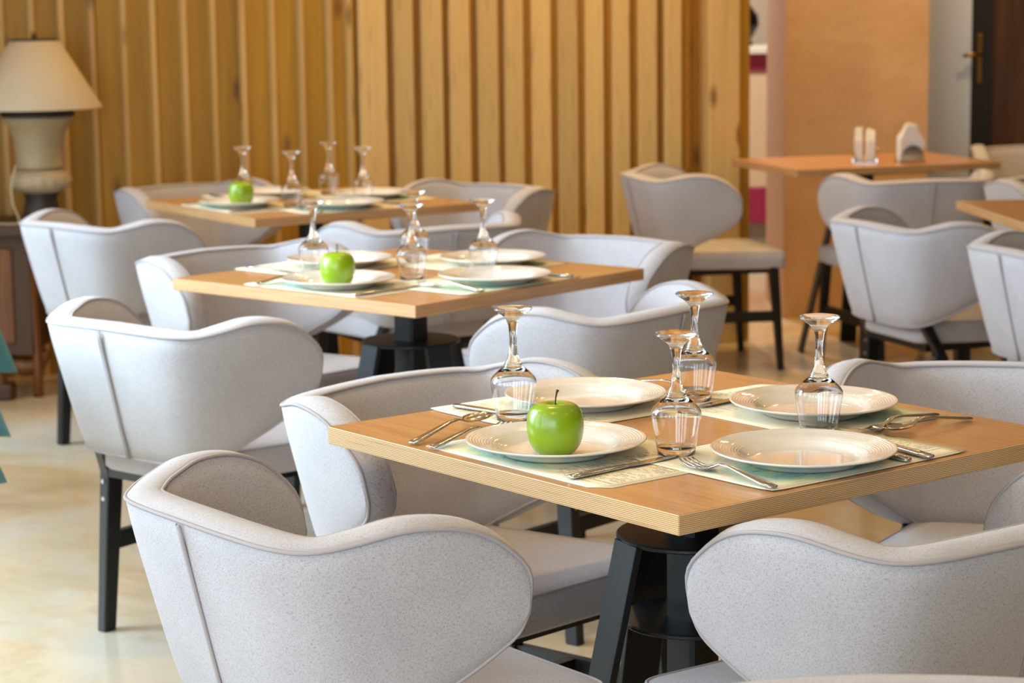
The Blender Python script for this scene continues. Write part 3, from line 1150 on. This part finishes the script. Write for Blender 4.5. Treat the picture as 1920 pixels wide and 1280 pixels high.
def holder(loc, rz, label, hd=.027):
    r = thing('napkin_holder', label, 'napkin holder', loc, rz, 'napkin holders on the far table')
    bm = bmesh.new(); box(bm, -.055, .055, -hd - .003, hd + .003, 0, .004); bevel(bm, .001)
    mesh_obj('base', bm, CHROME, r)
    for y in (-hd, hd):
        bm = bmesh.new()
        n = 16
        pts = [(-.05 * cos(pi * i / n), y, .004 + .062 * sin(pi * i / n)) for i in range(n + 1)]
        a = [bm.verts.new((p[0], y - .0012, p[2])) for p in pts]; b = [bm.verts.new((p[0], y + .0012, p[2])) for p in pts]
        bm.faces.new(a); bm.faces.new(b[::-1])
        for i in range(n + 1):
            j = (i + 1) % (n + 1)
            bm.faces.new((a[i], b[i], b[j], a[j]))
        mesh_obj('side_plate', bm, CHROME, r)
    return r


def napkins(loc, rz, w, h, n, label, spread=.9):
    bm = bmesh.new()
    rnd = random.Random(int(loc[0] * 1000))
    for k in range(n):
        y = (k - (n - 1) / 2) * .0050
        ln = rnd.uniform(-.012, .012)
        hh = h * rnd.uniform(.9, 1.02)
        ww = w * rnd.uniform(.9, 1.0)
        lean = (k - (n - 1) / 2) * .0045 * spread
        # folded sheet: five-sided outline with thickness, top leaning and bulging
        P = [(-ww * .42, 0), (ww * .42, 0), (ww * .5, hh * .55), (ww * .22 + ln, hh * .93), (-.01 + ln, hh), (-ww * .42, hh * .62)]
        f, b = [], []
        for (x, z) in P:
            yy = y + lean * (z / h) ** 1.5 * 3
            f.append(bm.verts.new((x, yy - .0022, z))); b.append(bm.verts.new((x, yy + .0022, z)))
        bm.faces.new(f); bm.faces.new(b[::-1])
        for i in range(len(P)):
            j = (i + 1) % len(P)
            bm.faces.new((f[i], b[i], b[j], f[j]))
    bevel(bm, .0012)
    o = mesh_obj('napkin_stack', bm, NAP)
    o.location = loc; o.rotation_euler = (0, 0, rz)
    return tag(o, label, 'napkins', 'white napkins in the holders')


holder((1.37, 8.61, .75), radians(80), 'chrome napkin holder seen edge-on, left of the two', .045)
napkins((1.3453, 8.6143, .7545), radians(80), .085, .135, 6, 'narrow upright bundle of white napkins, leftmost on the far table', .0)
napkins((1.3905, 8.6064, .7545), radians(80), .085, .130, 7, 'upright bundle of white napkins, middle one on the far table', .0)
holder((1.54, 8.59, .75), radians(12), 'chrome napkin holder seen face-on, right of the two')
napkins((1.54, 8.59, .7545), radians(12), .120, .145, 6, 'wide fan of white napkins at the right on the far table', .2)

# ------------------------------------------------------------------ sideboard and lamp
WALN = mat('reddish_brown_carved_wood', (112, 66, 26), .4)
nw = N(WALN)
nw.color(nw.ramp(nw.noise(nw.coords('Object', (24, 24, 2)), 2, 5), [(.3, (92, 52, 18)), (.7, (128, 78, 34))]))
WALD = mat('dark_brown_sideboard_panel', (74, 46, 20), .5)
sb = thing('sideboard', 'carved brown wooden sideboard under the lamp at the left edge', 'sideboard', (-1.83, 8.02, 0))
bm = bmesh.new(); box(bm, -.36, .23, -.20, .20, .585, .625); bevel(bm, .008, 2)
mesh_obj('top', bm, WALD, sb)
bm = bmesh.new(); box(bm, -.32, .12, -.15, .15, .16, .585)
mesh_obj('cabinet_body', bm, WALD, sb)
bm = bmesh.new(); box(bm, -.30, .06, -.16, -.15, .2, .54); bevel(bm, .003)
mesh_obj('panel', bm, WALN, sb)
for x, y in ((.125, -.12), (.175, .14), (-.30, -.14), (-.30, .14)):
    bm = bmesh.new()
    pts = [(x - .01, y, .585), (x - .012, y, .45), (x, y, .25), (x + .004, y, .1), (x, y, 0)]
    tube(bm, pts, [.030, .026, .021, .017, .018], 8)
    mesh_obj('leg', bm, WALN, sb, True)
# curved scroll bracket at the front, with its block foot
bm = bmesh.new()
C_ = [(-.16, -.17, .56), (-.13, -.17, .44), (-.08, -.17, .30), (-.025, -.17, .17), (0.0, -.17, .09), (.01, -.17, .05)]
tube(bm, [catmull(C_, i / 14) for i in range(15)], [.034 - .012 * i / 14 for i in range(15)], 8)
mesh_obj('scroll_bracket', bm, WALN, sb, True)
bm = bmesh.new(); box(bm, -.03, .05, -.2, -.12, 0, .06); bevel(bm, .01, 2)
mesh_obj('foot', bm, WALD, sb)
bm = bmesh.new()
tube(bm, [(-.02, -.1, .14), (.03, -.1, .118), (.09, -.1, .108), (.13, -.1, .12), (.16, -.08, .16)], [.03, .034, .034, .03, .02], 8)
mesh_obj('lower_shelf', bm, WALN, sb, True)

SHADE = mat('cream_fabric_lampshade', (196, 178, 152), .85)
SHADE.node_tree.nodes['Principled BSDF'].inputs['Subsurface Weight'].default_value = 0.0
CERAM = mat('cream_crackled_ceramic', (168, 150, 118), .45)
DKMET = mat('dark_bronze', (58, 50, 44), .5, .3)
GADR = mat('stone_beige_ceramic', (176, 158, 128), .55)
lamp = thing('table_lamp', 'urn-shaped cream table lamp with a conical fabric shade', 'lamp', (-1.672, 7.95, .627))
bm = bmesh.new(); lathe(bm, [(0, 0), (.085, 0), (.085, .012), (.07, .022), (.062, .05), (.055, .08), (.06, .095), (.064, .105), (0, .105)], 32)
mesh_obj('base', bm, DKMET, lamp, True)
bm = bmesh.new()
lathe(bm, [(0, .105), (.066, .105), (.098, .125), (.108, .148), (.098, .172), (.070, .19), (0, .19)], 64, wob=lambda a, z: 1 + .05 * abs(sin(8 * a)) * (1 if .11 < z < .188 else 0))
mesh_obj('gadrooned_ring', bm, GADR, lamp, True)
bm = bmesh.new(); lathe(bm, [(0, .19), (.080, .19), (.086, .2), (.080, .21), (.084, .25), (.088, .29), (.096, .32), (.110, .345), (.126, .365), (.126, .375), (0, .375)], 48)
mesh_obj('urn_body', bm, CERAM, lamp, True)
bm = bmesh.new(); lathe(bm, [(0, .375), (.130, .375), (.132, .385), (.120, .400), (.05, .402), (.012, .406), (.010, .66), (0, .66)], 40)
mesh_obj('neck_plate', bm, DKMET, lamp, True)
bm = bmesh.new(); lathe(bm, [(.228, .405), (.086, .642), (.084, .642), (.226, .403), (.228, .402)], 64, close=True)
sh = mesh_obj('lamp_shade', bm, SHADE, lamp, True)
bm = bmesh.new()
for k in range(3):
    a = 2 * pi * k / 3
    tube(bm, [(0, 0, .638), (.085 * cos(a), .085 * sin(a), .638)], .002, 6)
tube(bm, [(.0852 * cos(2 * pi * i / 40), .0852 * sin(2 * pi * i / 40), .6425) for i in range(40)], .0035, 6, True)
mesh_obj('shade_frame', bm, DKMET, sh, True)
bm = bmesh.new(); lathe(bm, [(0, .655), (.006, .655), (.011, .664), (.006, .674), (0, .676)], 16)
mesh_obj('finial', bm, BRASS, lamp, True)
bm = bmesh.new()
tube(bm, [catmull([(-.062, -.10, .21), (-.078, -.118, .14), (-.074, -.12, .07), (-.058, -.11, .02), (-.07, -.105, .003), (-.14, -.10, .003)], i / 24) for i in range(25)], .004, 6)
mesh_obj('cord', bm, mat('beige_cord', (196, 180, 150), .6), lamp, True)

# ------------------------------------------------------------------ long table under a teal cloth at the left edge
TEAL = mat('teal_satin_cloth', (88, 152, 158), .5, Sheen_Weight=.4)
tt = thing('banquet_table', 'long table under the teal cloth at the left edge', 'table', (-1.9, 5.0, 0))
bm = bmesh.new(); box(bm, -.26, .26, -1.4, 1.4, .715, .742)
mesh_obj('tabletop', bm, mat('plain_board', (150, 120, 90), .6), tt)
for x, y in ((-.2, -1.3), (.2, -1.3), (-.2, 1.3), (.2, 1.3)):
    bm = bmesh.new(); beam(bm, (x, y, 0), (x, y, .715), .04, .04)
    mesh_obj('leg', bm, BLACKM, tt)
# cloth: hem runs past the folds whose points show inside the frame

FA, FB = Vector((-1.41, 6.30)), Vector((-.845, 3.56))
fdir = (FB - FA).normalized(); fout = Vector((-fdir.y, fdir.x))
if fout.x < 0: fout = -fout
FLEN = (FB - FA).length
folds = [(Vector(p) - FA).dot(fdir) for p in ((-1.345, 6.0), (-1.169, 5.1), (-1.045, 4.5), (-.852, 3.6))]
offs = [(Vector(p) - FA).dot(fout) for p in ((-1.345, 6.0), (-1.169, 5.1), (-1.045, 4.5), (-.852, 3.6))]
zs = [.405, .405, .428, .43]
bm = bmesh.new()
NS, NV = 150, 10
grid = []
for i in range(NS + 1):
    s = -.25 + (FLEN + .6) * i / NS
    o_, z_ = -.16, .43
    for f, of, zf in zip(folds, offs, zs):
        w_ = .34 if s < f else .06
        d = abs(s - f)
        if d < w_:
            k = 1 - d / w_
            o_ = max(o_, -.16 + (of + .16) * k ** .8)
            z_ = min(z_, .43 + (zf - .43) * k)
    rowo = []
    for j in range(NV + 1):
        t = j / NV
        if j == 0:
            P = FA + fdir * s - fout * .62; z = .7465
        elif j == 1:
            P = FA + fdir * s + fout * (-.10); z = .7465
        else:
            q = (j - 1) / (NV - 1)
            P = FA + fdir * s + fout * (-.10 + (o_ + .10) * q ** 1.3 + .012 * q * sin(s * 31)); z = .7465 + (z_ - .7465) * q
        rowo.append(bm.verts.new((P.x, P.y, z)))
    grid.append(rowo)
for i in range(NS):
    for j in range(NV):
        bm.faces.new((grid[i][j], grid[i + 1][j], grid[i + 1][j + 1], grid[i][j + 1]))
bmesh.ops.solidify(bm, geom=bm.faces[:], thickness=.0025)
tag(mesh_obj('tablecloth', bm, TEAL, None, True), 'teal tablecloth hanging in pointed folds at the left edge', 'tablecloth')
mid = (FA + FB) / 2 - fout * .38
tt.location = (mid.x, mid.y, 0)
tt.rotation_euler = (0, 0, math.atan2(-fdir.y, -fdir.x) - pi / 2)
